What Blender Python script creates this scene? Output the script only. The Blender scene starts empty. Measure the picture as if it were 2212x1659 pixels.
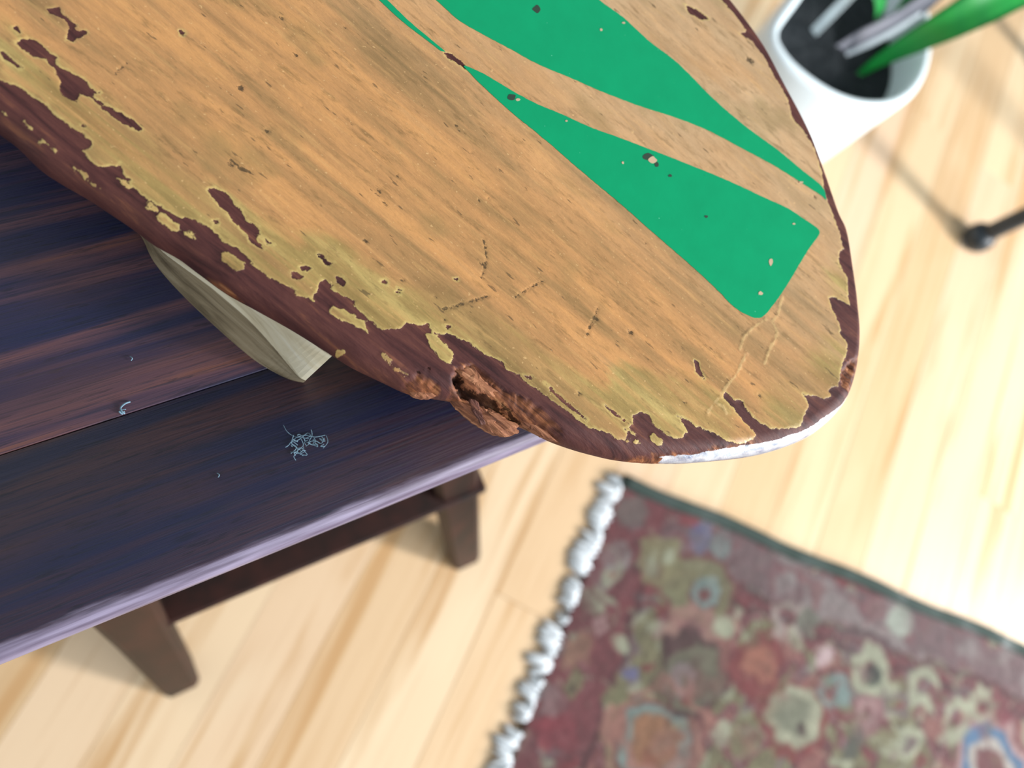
import bpy, bmesh, math, random
import numpy as np
from mathutils import Vector, Matrix
from mathutils.geometry import delaunay_2d_cdt

# ------------------------------------------------------------------ camera
S = bpy.context.scene
COL = S.collection
W, H, F = 2212.0, 1659.0, 1620.0
CAM = np.array([0.0, 0.0, 0.66])
NADIR = (605.0, 1208.0)
def cam_axes():
    n = np.array([NADIR[0]-W/2, -(NADIR[1]-H/2), -F]); n /= np.linalg.norm(n)
    up = -n; fw = np.array([0, 0, -1.0]); y = fw-up*fw.dot(up); y /= np.linalg.norm(y)
    return np.stack([np.cross(y, up), y, up])
RC = cam_axes()
cd = bpy.data.cameras.new('camera'); co = bpy.data.objects.new('camera', cd); COL.objects.link(co)
m4 = Matrix.Identity(4)
for i in range(3):
    for j in range(3): m4[i][j] = RC[i][j]
    m4[i][3] = CAM[i]
co.matrix_world = m4
cd.sensor_width = 36; cd.sensor_fit = 'HORIZONTAL'; cd.lens = 36*F/W
cd.clip_start = 0.01; cd.clip_end = 50
cd.dof.use_dof = True; cd.dof.focus_distance = 0.212; cd.dof.aperture_fstop = 7.0
S.camera = co
# ------------------------------------------------------------------ light
S.view_settings.view_transform = 'Standard'; S.view_settings.look = 'None'
S.view_settings.gamma = 1.0; S.view_settings.use_curve_mapping = False
S.view_settings.exposure = 0.0
wd = bpy.data.worlds.new('daylight'); S.world = wd; wd.use_nodes = True
bgn = wd.node_tree.nodes['Background']
bgn.inputs[0].default_value = (0.80, 0.92, 1.0, 1); bgn.inputs[1].default_value = 0.46
def area(name, loc, target, sx, sy, power, col):
    l = bpy.data.lights.new(name, 'AREA'); l.shape = 'RECTANGLE'; l.size = sx; l.size_y = sy
    l.energy = power; l.color = col
    o = bpy.data.objects.new(name, l); COL.objects.link(o); o.location = loc
    o.rotation_euler = (Vector(target)-Vector(loc)).to_track_quat('-Z', 'Y').to_euler()
    return o
area('window_light', (1.60, 0.45, 1.15), (0.10, 0.30, 0.2), 1.5, 1.0, 36, (0.93, 0.97, 1.0))
area('window_light', (1.78, 1.28, 1.15), (0.15, 0.65, 0.0), 0.27, 0.6, 78, (1.0, 0.98, 0.97))

# ------------------------------------------------------------------ helpers
def at(px, py, z):
    d = RC @ np.array([px-W/2, -(py-H/2), -F])
    return CAM + d*((z-CAM[2])/d[2])
def lin(c):
    return tuple((x/255/12.92 if x/255 <= 0.04045 else ((x/255+0.055)/1.055)**2.4) for x in c)
class NT:
    """tiny wrapper around a node tree"""
    def __init__(s, name):
        s.m = bpy.data.materials.new(name); s.m.use_nodes = True; s.t = s.m.node_tree
        s.b = s.t.nodes['Principled BSDF']; s._c = None
    def n(s, typ, ins=None, **kw):
        o = s.t.nodes.new(typ)
        for k, v in kw.items(): setattr(o, k, v)
        for k, v in (ins or {}).items(): s.put(o.inputs[k], v)
        return o
    def put(s, sock, v):
        if isinstance(v, bpy.types.NodeSocket): s.t.links.new(v, sock)
        else:
            if hasattr(sock.default_value, '__len__') and not isinstance(v, (tuple, list)): v = (v,)*len(sock.default_value)
            if hasattr(sock.default_value, '__len__') and len(sock.default_value) == 4 and len(v) == 3: v = tuple(v)+(1,)
            sock.default_value = v
    def set(s, **kw):
        for k, v in kw.items(): s.put(s.b.inputs[k.replace('_', ' ')], v)
    def obj(s):
        if s._c is None: s._c = s.n('ShaderNodeTexCoord').outputs['Object']
        return s._c
    def noise(s, scale=(1, 1, 1), detail=3, rough=0.55, dist=0.0, off=(0, 0, 0), co=None):
        mp = s.n('ShaderNodeMapping', {'Vector': co or s.obj(), 'Scale': scale, 'Location': off})
        return s.n('ShaderNodeTexNoise', {'Vector': mp.outputs[0], 'Scale': 1.0, 'Detail': detail, 'Roughness': rough, 'Distortion': dist}).outputs['Fac']
    def math(s, op, a, b=0.0, c=0.0):
        o = s.n('ShaderNodeMath', operation=op); s.put(o.inputs[0], a); s.put(o.inputs[1], b)
        if op in ('MULTIPLY_ADD',): s.put(o.inputs[2], c)
        return o.outputs[0]
    def ss(s, v, lo, hi, a=0.0, b=1.0):
        return s.n('ShaderNodeMapRange', {'Value': v, 'From Min': lo, 'From Max': hi, 'To Min': a, 'To Max': b}, interpolation_type='SMOOTHSTEP').outputs[0]
    def mix(s, f, a, b, mode='MIX'):
        o = s.n('ShaderNodeMix', data_type='RGBA', blend_type=mode); s.put(o.inputs[0], f); s.put(o.inputs[6], a); s.put(o.inputs[7], b)
        return o.outputs[2]
    def attr(s, name, out='Fac'): return s.n('ShaderNodeAttribute', attribute_name=name).outputs[out]
    def ramp(s, f, stops):
        o = s.n('ShaderNodeValToRGB', {'Fac': f}); e = o.color_ramp.elements
        while len(e) < len(stops): e.new(0.5)
        for k, (p, c) in enumerate(stops): e[k].position = p; e[k].color = (*lin(c), 1)
        return o.outputs[0]
    def bump(s, h, strength=0.3, dist=0.001):
        return s.n('ShaderNodeBump', {'Height': h, 'Strength': strength, 'Distance': dist}).outputs[0]
def plain(name, c, rough=0.5, **kw):
    t = NT(name)
    nz = t.noise((60, 60, 60), 4)
    t.set(Base_Color=t.mix(nz, lin([x*0.86 for x in c]), lin([min(255, x*1.08) for x in c])), Roughness=rough, **kw)
    return t.m
def link(name, me, mat=None, parent=None, smooth=False):
    o = bpy.data.objects.new(name, me); COL.objects.link(o)
    if mat and not me.materials: me.materials.append(mat)
    if parent: o.parent = parent
    if smooth:
        me.polygons.foreach_set('use_smooth', [True]*len(me.polygons))
    return o
def pyd(name, v, f, mat=None, parent=None, smooth=False):
    me = bpy.data.meshes.new(name); me.from_pydata([tuple(map(float, p)) for p in v], [], [tuple(map(int, q)) for q in f]); me.update()
    return link(name, me, mat, parent, smooth)
def empty(name, loc, rz=0.0):
    o = bpy.data.objects.new(name, None); COL.objects.link(o); o.location = tuple(map(float, loc)); o.rotation_euler = (0, 0, rz); o.empty_display_size = 0.02
    return o
def tag(o, label, cat, group=None, kind=None):
    o['label'] = label; o['category'] = cat
    if group: o['group'] = group
    if kind: o['kind'] = kind
    return o
def local(root, P):
    """world points -> coordinates in the frame of a root with z rotation"""
    P = np.atleast_2d(np.asarray(P, float)) - np.array(root.location); a = -root.rotation_euler.z
    c, s_ = math.cos(a), math.sin(a)
    return np.stack([P[:, 0]*c-P[:, 1]*s_, P[:, 0]*s_+P[:, 1]*c, P[:, 2]], 1)
def bevel_box(name, x0, x1, y0, y1, z0, z1, r, mat, parent, seg=2, front=False):
    bm = bmesh.new(); bmesh.ops.create_cube(bm, size=1)
    for v in bm.verts: v.co = Vector(((x0+x1)/2+v.co.x*(x1-x0), (y0+y1)/2+v.co.y*(y1-y0), (z0+z1)/2+v.co.z*(z1-z0)))
    if r: bmesh.ops.bevel(bm, geom=[e_ for e_ in bm.edges if not front or all(v_.co.y < (y0+y1)/2 for v_ in e_.verts)], offset=r, segments=seg, profile=0.5, affect='EDGES')
    me = bpy.data.meshes.new(name); bm.to_mesh(me); bm.free()
    o = link(name, me, mat, parent, smooth=bool(r) and seg > 1)
    if r and seg > 1: o.modifiers.new('weighted', 'WEIGHTED_NORMAL')
    return o
def tube(pts, rad, seg=10, cap=True, twist=None):
    """vertices and faces of a tube through 3-D points with a radius per point"""
    pts = np.asarray(pts, float); n = len(pts); rad = np.broadcast_to(np.asarray(rad, float), (n,))
    tang = np.gradient(pts, axis=0); tang /= np.linalg.norm(tang, axis=1)[:, None]
    a = np.array([0, 0, 1.0]) if abs(tang[0][2]) < 0.9 else np.array([1.0, 0, 0])
    v, f = [], []
    for i in range(n):
        a = a - tang[i]*a.dot(tang[i]); a /= np.linalg.norm(a); b = np.cross(tang[i], a)
        for k in range(seg):
            w = 2*math.pi*k/seg; v.append(pts[i]+rad[i]*(math.cos(w)*a+math.sin(w)*b))
    for i in range(n-1):
        for k in range(seg):
            k2 = (k+1) % seg; f.append((i*seg+k, i*seg+k2, (i+1)*seg+k2, (i+1)*seg+k))
    if cap: f.append(tuple(range(seg))[::-1]); f.append(tuple((n-1)*seg+k for k in range(seg)))
    return v, f
def catmull(P, step, closed=False):
    P = np.asarray(P, float); n = len(P); out = []
    for i in range(n if closed else n-1):
        p0 = P[(i-1) % n] if closed or i > 0 else P[0]; p1 = P[i]; p2 = P[(i+1) % n]
        p3 = P[(i+2) % n] if closed or i+2 < n else P[n-1]
        k = max(1, int(round(np.linalg.norm(p2-p1)/step)))
        for q in range(k):
            t = q/k
            out.append(0.5*((2*p1)+(-p0+p2)*t+(2*p0-5*p1+4*p2-p3)*t*t+(-p0+3*p1-3*p2+p3)*t**3))
    if not closed: out.append(P[-1])
    return np.array(out)
rs = np.random.RandomState(7)
LAT = rs.rand(256, 256)
def vnoise(x, y):
    xi = np.floor(x).astype(int); yi = np.floor(y).astype(int); fx = x-xi; fy = y-yi
    fx = fx*fx*(3-2*fx); fy = fy*fy*(3-2*fy)
    g = lambda a, b: LAT[a % 256, b % 256]
    return (g(xi, yi)*(1-fx)+g(xi+1, yi)*fx)*(1-fy)+(g(xi, yi+1)*(1-fx)+g(xi+1, yi+1)*fx)*fy
def fbm(x, y, o=4):
    s_ = 0; a = 0.5
    for k in range(o): s_ = s_+a*vnoise(x*2**k+17*k, y*2**k+31*k); a *= 0.5
    return s_/(1-0.5**o)
def seg_dist(X, poly, closed):
    """distance of points X (n,2) to a polyline"""
    d = np.full(len(X), 1e9); m = len(poly)
    for i in range(m if closed else m-1):
        a = poly[i]; b = poly[(i+1) % m]; ab = b-a; L = ab.dot(ab)+1e-12
        t = np.clip(((X-a)@ab)/L, 0, 1); e = X-a-t[:, None]*ab
        d = np.minimum(d, e[:, 0]**2+e[:, 1]**2)
    return np.sqrt(d)
def inside(X, poly):
    r = np.zeros(len(X), bool); m = len(poly)
    for i in range(m):
        a = poly[i]; b = poly[(i+1) % m]
        c = (a[1] > X[:, 1]) != (b[1] > X[:, 1])
        with np.errstate(divide='ignore', invalid='ignore'):
            xx = (b[0]-a[0])*(X[:, 1]-a[1])/(b[1]-a[1]+1e-15)+a[0]
        r ^= c & (X[:, 0] < xx)
    return r
def sdf(X, poly, margin=6.0):
    """signed distance, positive inside, clamped to -margin far away"""
    poly = np.asarray(poly); lo = poly.min(0)-margin; hi = poly.max(0)+margin
    k = np.where(((X > lo) & (X < hi)).all(1))[0]; out = np.full(len(X), -margin)
    if len(k):
        d = seg_dist(X[k], poly, True); out[k] = np.maximum(np.where(inside(X[k], poly), d, -d), -margin)
    return out

# ------------------------------------------------------------------ heights of the place
Z_TABLE, Z_SKI, T_SKI = 0.425, 0.470, 0.014

# ================================================================== FLOOR
FA = math.radians(-65.5)                       # direction of the boards
ft = NT('pale_board')
rnd = ft.n('ShaderNodeObjectInfo').outputs['Random']
offv = ft.n('ShaderNodeCombineXYZ', {'X': ft.math('MULTIPLY', rnd, 37.0), 'Y': ft.math('MULTIPLY', rnd, 91.0), 'Z': 0.0}).outputs[0]
pc = ft.n('ShaderNodeVectorMath', {0: ft.obj(), 1: offv}, operation='ADD').outputs[0]
g1 = ft.noise((2.2, 42, 1), 4, 0.6, 0.4, co=pc); g2 = ft.noise((6, 190, 1), 3, co=pc); g3 = ft.noise((3, 9, 1), 3, co=pc)
base = ft.ramp(rnd, [(0.0, (204, 172, 134)), (0.3, (214, 186, 150)), (0.55, (212, 182, 152)), (0.8, (220, 196, 160)), (1.0, (198, 166, 126))])
c = ft.mix(ft.ss(g1, 0.48, 0.70), base, lin((186, 146, 100)))
c = ft.mix(ft.ss(g2, 0.55, 0.75, 0, 0.35), c, lin((170, 128, 84)))
c = ft.mix(ft.ss(g3, 0.55, 0.8, 0, 0.5), c, lin((232, 214, 182)))
ft.set(Base_Color=c, Roughness=ft.ss(g1, 0.3, 0.8, 0.28, 0.42), Normal=ft.bump(g2, 0.08, 0.0008))
slab = NT('subfloor'); slab.set(Base_Color=lin((120, 88, 56)), Roughness=0.9)
floor = bevel_box('floor', -1.75, 1.75, -1.75, 1.75, -0.03, -0.0112, 0, slab.m, None)
floor.location = (0.15, 0.35, 0.0); floor.rotation_euler = (0, 0, FA); floor['kind'] = 'structure'; floor['label'] = 'pale honey wooden board floor'
wallm = plain('wall_paint', (228, 228, 224), 0.9)
wl = bevel_box('wall_back', -1.75, 1.75, -1.82, -1.72, -0.03, 2.4, 0, wallm, None); bb = bevel_box('baseboard_back', -1.75, 1.75, -1.7198, -1.705, 0.0005, 0.09, 0.003, plain('baseboard_paint', (240, 240, 238), 0.5), None, 1)
for q in (wl, bb): q.location = floor.location; q.rotation_euler = floor.rotation_euler; q['kind'] = 'structure'
PW = 0.057; plank_mesh = {}
random.seed(11); row = 0; y = -1.70
while y < 1.68:
    x = -1.7+random.choice((0.0, 0.12, 0.26, 0.4, 0.55))*-1
    while x < 1.7:
        L = random.choice((0.62, 0.78, 0.94, 1.15))
        if L not in plank_mesh:
            o = bevel_box('floor_board', -L/2+0.00015, L/2-0.00015, -PW/2+0.00015, PW/2-0.00015, -0.011, 0.0, 0.00025, ft.m, floor, 1)
            plank_mesh[L] = o.data
        else: o = link('floor_board', plank_mesh[L], None, floor)
        o.location = (x+L/2, y+PW/2, 0); x += L
    y += PW; row += 1

# ================================================================== RUG
ru = np.array([math.cos(math.radians(31.1)), math.sin(math.radians(31.1))])
rv = np.array([math.cos(math.radians(-64.2)), math.sin(math.radians(-64.2))])
RUGZ = 0.007
rc = at(1345, 1040, RUGZ)[:2]
rug = tag(empty('rug', (rc[0], rc[1], 0)), 'faded red and olive patterned wool rug with white fringe on the board floor', 'rug')
RL, RW = 1.25, 0.80
Binv = np.linalg.inv(np.stack([ru, rv], 1))
def rugc(px, py): return Binv@(at(px, py, RUGZ)[:2]-rc)
# --- pile: dense sheet with woven colours
nx, ny = 460, 330
sx = np.concatenate([np.linspace(0, 0.70, 330), np.linspace(0.70, RL, nx-329)[1:]])
sy = np.concatenate([np.linspace(0, 0.55, 260), np.linspace(0.55, RW, ny-259)[1:]])
GX, GY = np.meshgrid(sx, sy, indexing='ij'); gx, gy = GX.ravel(), GY.ravel()
def C(*c): return np.array(lin(c))
MAR, MAU, OLI, PAL, SAL, ORA, TEA, BLU, DGR, PNK, DRK = (C(118, 58, 62), C(120, 100, 102), C(126, 122, 82), C(168, 172, 140), C(166, 108, 92),
    C(158, 104, 62), C(120, 146, 140), C(58, 118, 160), C(52, 66, 58), C(178, 140, 136), C(70, 40, 42))
wx = gx+0.022*(fbm(gx*42, gy*42)-0.5); wy = gy+0.022*(fbm(gx*42+50, gy*42+9)-0.5)
col = np.tile(MAR, (len(gx), 1))
def lay(mask, c, a=1.0):
    global col
    mk = (np.clip(mask, 0, 1)*a)[:, None]; col = col*(1-mk)+c*mk
def st(v, lo, hi):
    t = np.clip((v-lo)/(hi-lo), 0, 1); return t*t*(3-2*t)
# all-over scrolls: bands of a warped noise in several colours
n1 = fbm(wx*26, wy*26, 3); n2 = fbm(wx*33+70, wy*33+11, 3); n3 = fbm(wx*45+7, wy*45+90, 3); n4 = fbm(wx*60+33, wy*60+5, 2)
field = st(wx, 0.062, 0.068)*st(wy, 0.075, 0.081)
lay(st(n2, 0.52, 0.56)*field, OLI, 0.9); lay(st(0.022-abs(n1-0.5), 0, 0.012), PAL, 0.62); lay(st(n3, 0.62, 0.66), MAU, 0.75)
lay(st(0.43-n2, 0.0, 0.03)*field, SAL, 0.55); lay(st(0.02-abs(n3-0.44), 0, 0.012), DRK, 0.75); lay(st(n4, 0.70, 0.74), PAL, 0.6)
lay(st(0.30-n4, 0, 0.03), C(126, 40, 46), 0.8); lay(st(0.016-abs(n2-0.47), 0, 0.01), PNK, 0.4)
# side border along the bound edge: mauve band with guard lines
bd = st(wy, 0.004, 0.008)*(1-st(wy, 0.046, 0.050))*st(wx, 0.05, 0.07)
lay(bd, MAU, 0.72); lay(bd*st(n3, 0.56, 0.62), C(150, 138, 134), 0.6); lay(bd*st(n4, 0.6, 0.68), C(130, 70, 76), 0.6)
for yy, c_ in ((0.052, DRK), (0.060, MAR), (0.069, DRK)): lay(st(0.0035-abs(wy-yy), 0, 0.002)*st(wx, 0.03, 0.05), c_, 0.7)
lay(st(0.003-abs(wx-0.060), 0, 0.002)*st(wy, 0.06, 0.07), DRK, 0.7)
# end border by the fringe: red ground with pale lozenges
eb = (1-st(wx, 0.054, 0.060))*st(wx, 0.0, 0.004); lay(eb*st(n2, 0.35, 0.5), C(132, 60, 66), 0.55)
for k in range(14):
    q = 0.03+k*0.052; d = np.abs(wx-0.028)/0.012+np.abs(wy-q)/0.016
    lay(st(1-d, 0, 0.25), (MAU, PAL, PNK, OLI)[k % 4], 0.75); lay(st(0.45-d, 0, 0.2), (DRK, SAL, MAR)[k % 3], 0.8)
# large motifs seen on the photograph: rosettes, palmettes and rings
def ring(px, py, r0, r1, c_, a=0.9, squash=1.0):
    q = rugc(px, py); dx = wx-q[0]; dy = (wy-q[1])*squash; th = np.arctan2(dy, dx)
    d = np.hypot(dx, dy)*(1+0.06*np.cos(8*th)); r0, r1 = r0/2450, r1/2450
    brk = 0.45+0.55*st(n3+0.4*n4, 0.48, 0.72)
    lay(brk*(st(d, r0-0.002, r0+0.002)*(1-st(d, r1-0.002, r1+0.002)) if r0 > 0 else 1-st(d, r1-0.002, r1+0.002)), c_, a)
for m in ((1410, 1612, 0, 108, C(150, 116, 88)), (1410, 1612, 62, 84, TEA), (1410, 1612, 0, 60, ORA), (1400, 1640, 0, 26, C(140, 80, 54)),
          (1410, 1612, 84, 94, MAR),
          (2140, 1652, 0, 120, MAR), (2140, 1652, 62, 90, BLU), (2140, 1652, 40, 62, C(186, 180, 168)), (2140, 1652, 0, 40, MAR), (2140, 1652, 90, 108, PNK),
          (1505, 1275, 0, 92, OLI), (1515, 1290, 0, 40, MAR), (1520, 1280, 16, 34, TEA), (1505, 1275, 78, 94, MAR),
          (1495, 1370, 0, 66, C(164, 118, 104)), (1495, 1370, 0, 26, C(140, 90, 92)), (1560, 1350, 0, 24, PAL),
          (1490, 1462, 0, 92, DRK), (1495, 1465, 0, 70, C(112, 108, 84)), (1480, 1470, 10, 30, C(150, 128, 132)), (1490, 1500, 0, 22, C(128, 52, 44)),
          (1635, 1440, 0, 74, C(132, 48, 48)), (1640, 1432, 0, 40, C(168, 100, 74)), (1690, 1440, 0, 22, MAR),
          (1715, 1560, 0, 92, C(134, 44, 44)), (1715, 1548, 0, 72, PAL), (1710, 1545, 0, 46, C(122, 124, 100)), (1730, 1578, 0, 14, DRK),
          (1870, 1548, 0, 58, C(150, 100, 102)), (1870, 1545, 26, 38, PNK), (1870, 1545, 0, 14, MAR),
          (1700, 1340, 28, 52, C(168, 150, 140)), (1720, 1385, 0, 20, PAL), (1776, 1418, 0, 20, C(206, 176, 176)), (1745, 1335, 0, 30, C(112, 112, 96)),
          (1875, 1445, 20, 52, PAL), (1880, 1452, 0, 22, DGR), (1990, 1490, 24, 50, PAL), (2010, 1505, 0, 22, MAR), (2070, 1560, 28, 52, PAL), (2120, 1530, 20, 46, PAL),
          (2165, 1552, 0, 26, C(140, 50, 66)), (1800, 1500, 20, 40, TEA), (1940, 1345, 0, 38, C(168, 178, 160)), (2000, 1350, 0, 24, C(130, 82, 84)),
          (1510, 1160, 0, 36, C(112, 112, 140)), (1500, 1150, 0, 16, C(96, 92, 138)), (1480, 1125, 0, 26, C(146, 52, 60)), (1560, 1175, 0, 26, TEA),
          (1430, 1215, 0, 52, C(140, 132, 88)), (1412, 1226, 0, 20, PAL), (1452, 1210, 0, 14, PAL), (1335, 1200, 0, 30, C(150, 142, 138)), (1372, 1105, 0, 40, C(116, 98, 92)),
          (1276, 1300, 0, 30, C(128, 112, 94)), (1290, 1300, 0, 10, PAL), (1365, 1445, 0, 16, C(106, 104, 146)), (1330, 1395, 0, 22, PAL), (1240, 1410, 0, 34, C(150, 108, 84)),
          (1200, 1570, 0, 40, C(146, 50, 62)), (1190, 1510, 0, 30, C(150, 110, 110)), (1430, 1570, 92, 108, SAL), (1850, 1600, 0, 34, C(82, 84, 74)), (1960, 1610, 24, 40, PAL),
          (1610, 1600, 0, 40, OLI), (1560, 1590, 0, 24, PAL), (1625, 1250, 0, 34, C(104, 84, 84)), (1700, 1255, 0, 30, C(148, 140, 136)), (1330, 1510, 0, 30, OLI), (1320, 1570, 0, 34, SAL)):
    ring(*m)
g_ = col.mean(1)[:, None]; col = (col*0.80+g_*0.20)*(0.45+0.30*fbm(gx*160, gy*160, 2))[:, None]
hz = RUGZ+0.0012*(fbm(gx*220, gy*220, 2)-0.5)+0.0008*fbm(gx*12, gy*12, 2)
wob = 0.004*(fbm(gx*9+3, gy*9, 2)-0.5)
P2 = np.outer(gx, ru)+np.outer(gy+wob*0.6, rv)
vv = np.column_stack([P2, hz])
idx = np.arange(nx*ny).reshape(nx, ny)
q4 = np.stack([idx[:-1, :-1], idx[:-1, 1:], idx[1:, 1:], idx[1:, :-1]], -1).reshape(-1, 4)
# skirt down to the floor so the pile has thickness
edge = np.concatenate([idx[:, 0], idx[-1, 1:], idx[-2::-1, -1], idx[0, -2:0:-1]])
low = vv[edge].copy(); low[:, 2] = 0.0005; o0 = len(vv)
skirt = [(edge[i], edge[(i+1) % len(edge)], o0+(i+1) % len(edge), o0+i) for i in range(len(edge))]
rt = NT('rug_wool'); fz = rt.noise((900, 900, 900), 2)
rt.set(Base_Color=rt.mix(rt.ss(fz, 0.3, 0.7, 0, 0.35), rt.attr('woven', 'Color'), lin((70, 56, 52)), 'MULTIPLY'), Roughness=0.95, Normal=rt.bump(fz, 0.5, 0.001))
rt.b.inputs['Sheen Weight'].default_value = 0.2
pile = pyd('pile', np.vstack([vv, low]), [tuple(q) for q in q4]+skirt, rt.m, rug, True)
ca = pile.data.color_attributes.new('woven', 'FLOAT_COLOR', 'POINT')
ca.data.foreach_set('color', np.column_stack([np.vstack([col, col[edge]]), np.ones(len(vv)+len(edge))]).astype(np.float32).ravel())
# bound edge cord
bt = NT('binding_wool'); bn = bt.noise((26, 26, 26), 2)
bt.set(Base_Color=bt.ramp(bn, [(0.30, (44, 58, 52)), (0.55, (58, 70, 66)), (0.66, (92, 98, 96)), (0.74, (182, 190, 186))]), Roughness=0.95)
cp = [np.append(ru*s_-rv*0.0015+rv*0.0014*math.sin(s_*40), 0.0066+0.0006*math.sin(s_*130)) for s_ in np.linspace(0.0, RL, 160)]
v, f = tube(cp, 0.0068, 8); b_ = pyd('edge_binding', v, f, bt.m, rug, True); b_['label'] = 'dark green overcast edge cord'
# fringe: a tuft of short white threads for every knot
wt = plain('fringe_cotton', (226, 232, 236), 0.9)
def tuft(seed):
    r = random.Random(seed); V, Fc = [], []
    for k in range(8):
        y0 = r.uniform(-0.0055, 0.0055); l = r.uniform(0.010, 0.021); dy = r.uniform(-0.009, 0.009)
        pts = [(0.004, y0, 0.005), (-l*0.35, y0+dy*0.25, 0.005+r.uniform(0, 0.0035)), (-l*0.75, y0+dy*0.7, 0.0035), (-l, y0+dy, 0.0022)]
        v, f = tube(pts, [0.0015, 0.0022, 0.0020, 0.0009], 5); o0 = len(V); V += list(v); Fc += [tuple(o0+i for i in q) for q in f]
    me = bpy.data.meshes.new('fringe_tuft'); me.from_pydata([tuple(p) for p in V], [], Fc); me.update(); me.materials.append(wt)
    me.polygons.foreach_set('use_smooth', [True]*len(me.polygons)); return me
tm = [tuft(k) for k in range(7)]
yy = 0.002; k = 0
while yy < RW-0.004:
    o = link('fringe_tuft', tm[(k*5+k//3) % 7], None, rug); p = rv*yy+ru*0.0012
    o.location = (p[0], p[1], 0); o.rotation_euler = (0, 0, math.radians(31.1)+random.uniform(-0.25, 0.25)); o.scale = (random.uniform(0.5, 1.15), random.uniform(0.6, 1.3), 1)
    yy += random.choice((0.006, 0.008, 0.010, 0.012, 0.017)); k += 1

# ================================================================== BENCH
TA = math.radians(74.4)
bench = tag(empty('bench', (0, 0, 0), TA), 'small dark stained wooden bench with splayed legs under the wooden ski', 'bench')
# local x runs along the front edge, local y points away from it (inwards)
def bench_wood(name, back):
    t = NT(name)
    a = t.noise((5, 105, 40), 4, 0.55, 0.6, off=(3.1, 0, 0)); b = t.noise((40, 1500, 40), 3, 0.6); c = t.noise((9, 36, 9), 3, off=(5, 2, 0))
    d = t.noise((110, 900, 100), 2)  # blue-black tones below: stain colour plus some painted sky sheen
    if back: col = t.ramp(a, [(0.30, (14, 22, 56)), (0.44, (26, 26, 60)), (0.50, (56, 40, 60)), (0.60, (82, 54, 64)), (0.70, (106, 66, 56))])
    else: col = t.ramp(a, [(0.30, (12, 20, 54)), (0.44, (22, 24, 56)), (0.54, (44, 30, 48)), (0.64, (62, 38, 46)), (0.74, (92, 54, 44))])
    col = t.mix(t.ss(b, 0.50, 0.66, 0, 0.7), col, lin((16, 22, 46))); col = t.mix(t.ss(d, 0.58, 0.70, 0, 0.55), col, lin((8, 12, 30)))
    col = t.mix(t.ss(c, 0.5, 0.75, 0, 0.4), col, lin((84, 52, 44)))
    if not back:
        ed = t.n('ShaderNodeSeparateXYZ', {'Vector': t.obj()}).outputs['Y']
        wear_sheen = t.ss(t.math('ADD', ed, t.math('MULTIPLY', t.math('SUBTRACT', t.noise((70, 500, 90), 3), 0.5), 0.004)), 0.0082, 0.0058)
        col = t.mix(t.math('MULTIPLY', wear_sheen, 0.8), col, t.ramp(t.noise((30, 600, 300), 3), [(0.35, (96, 84, 104)), (0.65, (146, 136, 160))]))  # pale band: worn wood, with the window's reflection painted in
    t.set(Base_Color=col, Roughness=t.ss(b, 0.3, 0.7, 0.42, 0.58), Normal=t.bump(b, 0.35, 0.0004))
    t.b.inputs['Specular IOR Level'].default_value = 0.55
    return t.m
mb, mf = bench_wood('bench_board_streaked', True), bench_wood('bench_board_dark', False)
ZT = Z_TABLE
e = 0.0025                                     # front edge line (local -y side)
o = bevel_box('top_board', -0.128, 0.150, 0.0026, 0.0549, ZT-0.021, ZT, 0.0046, mf, bench, 4, True); o['label'] = 'blackish front board with rounded worn edge and painted sheen'
y0 = 0.0552
for k, w in enumerate((0.135, 0.13, 0.14)):
    bevel_box('top_board', -0.128, 0.150, y0, y0+w-0.0003, ZT-0.021, ZT, 0.0003, mb, bench, 1); y0 += w
ytop = y0
legm = NT('bench_leg_wood'); la = legm.noise((60, 60, 9), 3)
legm.set(Base_Color=legm.ramp(la, [(0.3, (20, 8, 4)), (0.7, (50, 21, 14))]), Roughness=0.55)
legm.b.inputs['Specular IOR Level'].default_value = 0.3
def leg(foot, mid, z_mid, name='leg'):
    foot, mid = np.array(foot), np.array(mid); top = foot+(mid-foot)*((ZT-0.020)/z_mid)
    bm = bmesh.new(); rows = []
    for z, s_ in ((0.0, 0.024), (0.004, 0.0265), (0.2, 0.0275), (ZT-0.020, 0.032)):
        q = foot+(mid-foot)*(z/z_mid); hs = s_/2; cc = 0.004; row_ = []
        for X, Y in ((-hs+cc, -hs), (hs-cc, -hs), (hs, -hs+cc), (hs, hs-cc), (hs-cc, hs), (-hs+cc, hs), (-hs, hs-cc), (-hs, -hs+cc)):
            row_.append(bm.verts.new((q[0]+X, q[1]+Y, z)))
        rows.append(row_)
    for r0, r1 in zip(rows, rows[1:]):
        for k in range(8): bm.faces.new((r0[k], r0[(k+1) % 8], r1[(k+1) % 8], r1[k]))
    bm.faces.new(rows[0][::-1]); bm.faces.new(rows[-1])
    me = bpy.data.meshes.new(name); bm.to_mesh(me); bm.free(); return link(name, me, legm.m, bench)
ZM = 0.20
leg((0.143, -0.056), (0.1105, 0.0036), ZM); leg((-0.098, -0.053), (-0.0772, -0.0013), ZM)
leg((0.143, ytop+0.056), (0.1105, ytop-0.0036), ZM); leg((-0.098, ytop+0.056), (-0.0772, ytop-0.0036), ZM)
bevel_box('stretcher', -0.083, 0.126, -0.010, 0.011, ZM-0.013, ZM+0.013, 0.002, legm.m, bench, 1)
bevel_box('stretcher', -0.083, 0.126, ytop-0.011, ytop+0.010, ZM-0.013, ZM+0.013, 0.002, legm.m, bench, 1)
bevel_box('apron', 0.05, 0.07, 0.07, ytop-0.07, ZT-0.06, ZT-0.021, 0.002, legm.m, bench, 1)
bevel_box('apron', -0.05, -0.03, 0.07, ytop-0.07, ZT-0.06, ZT-0.021, 0.002, legm.m, bench, 1)

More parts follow.
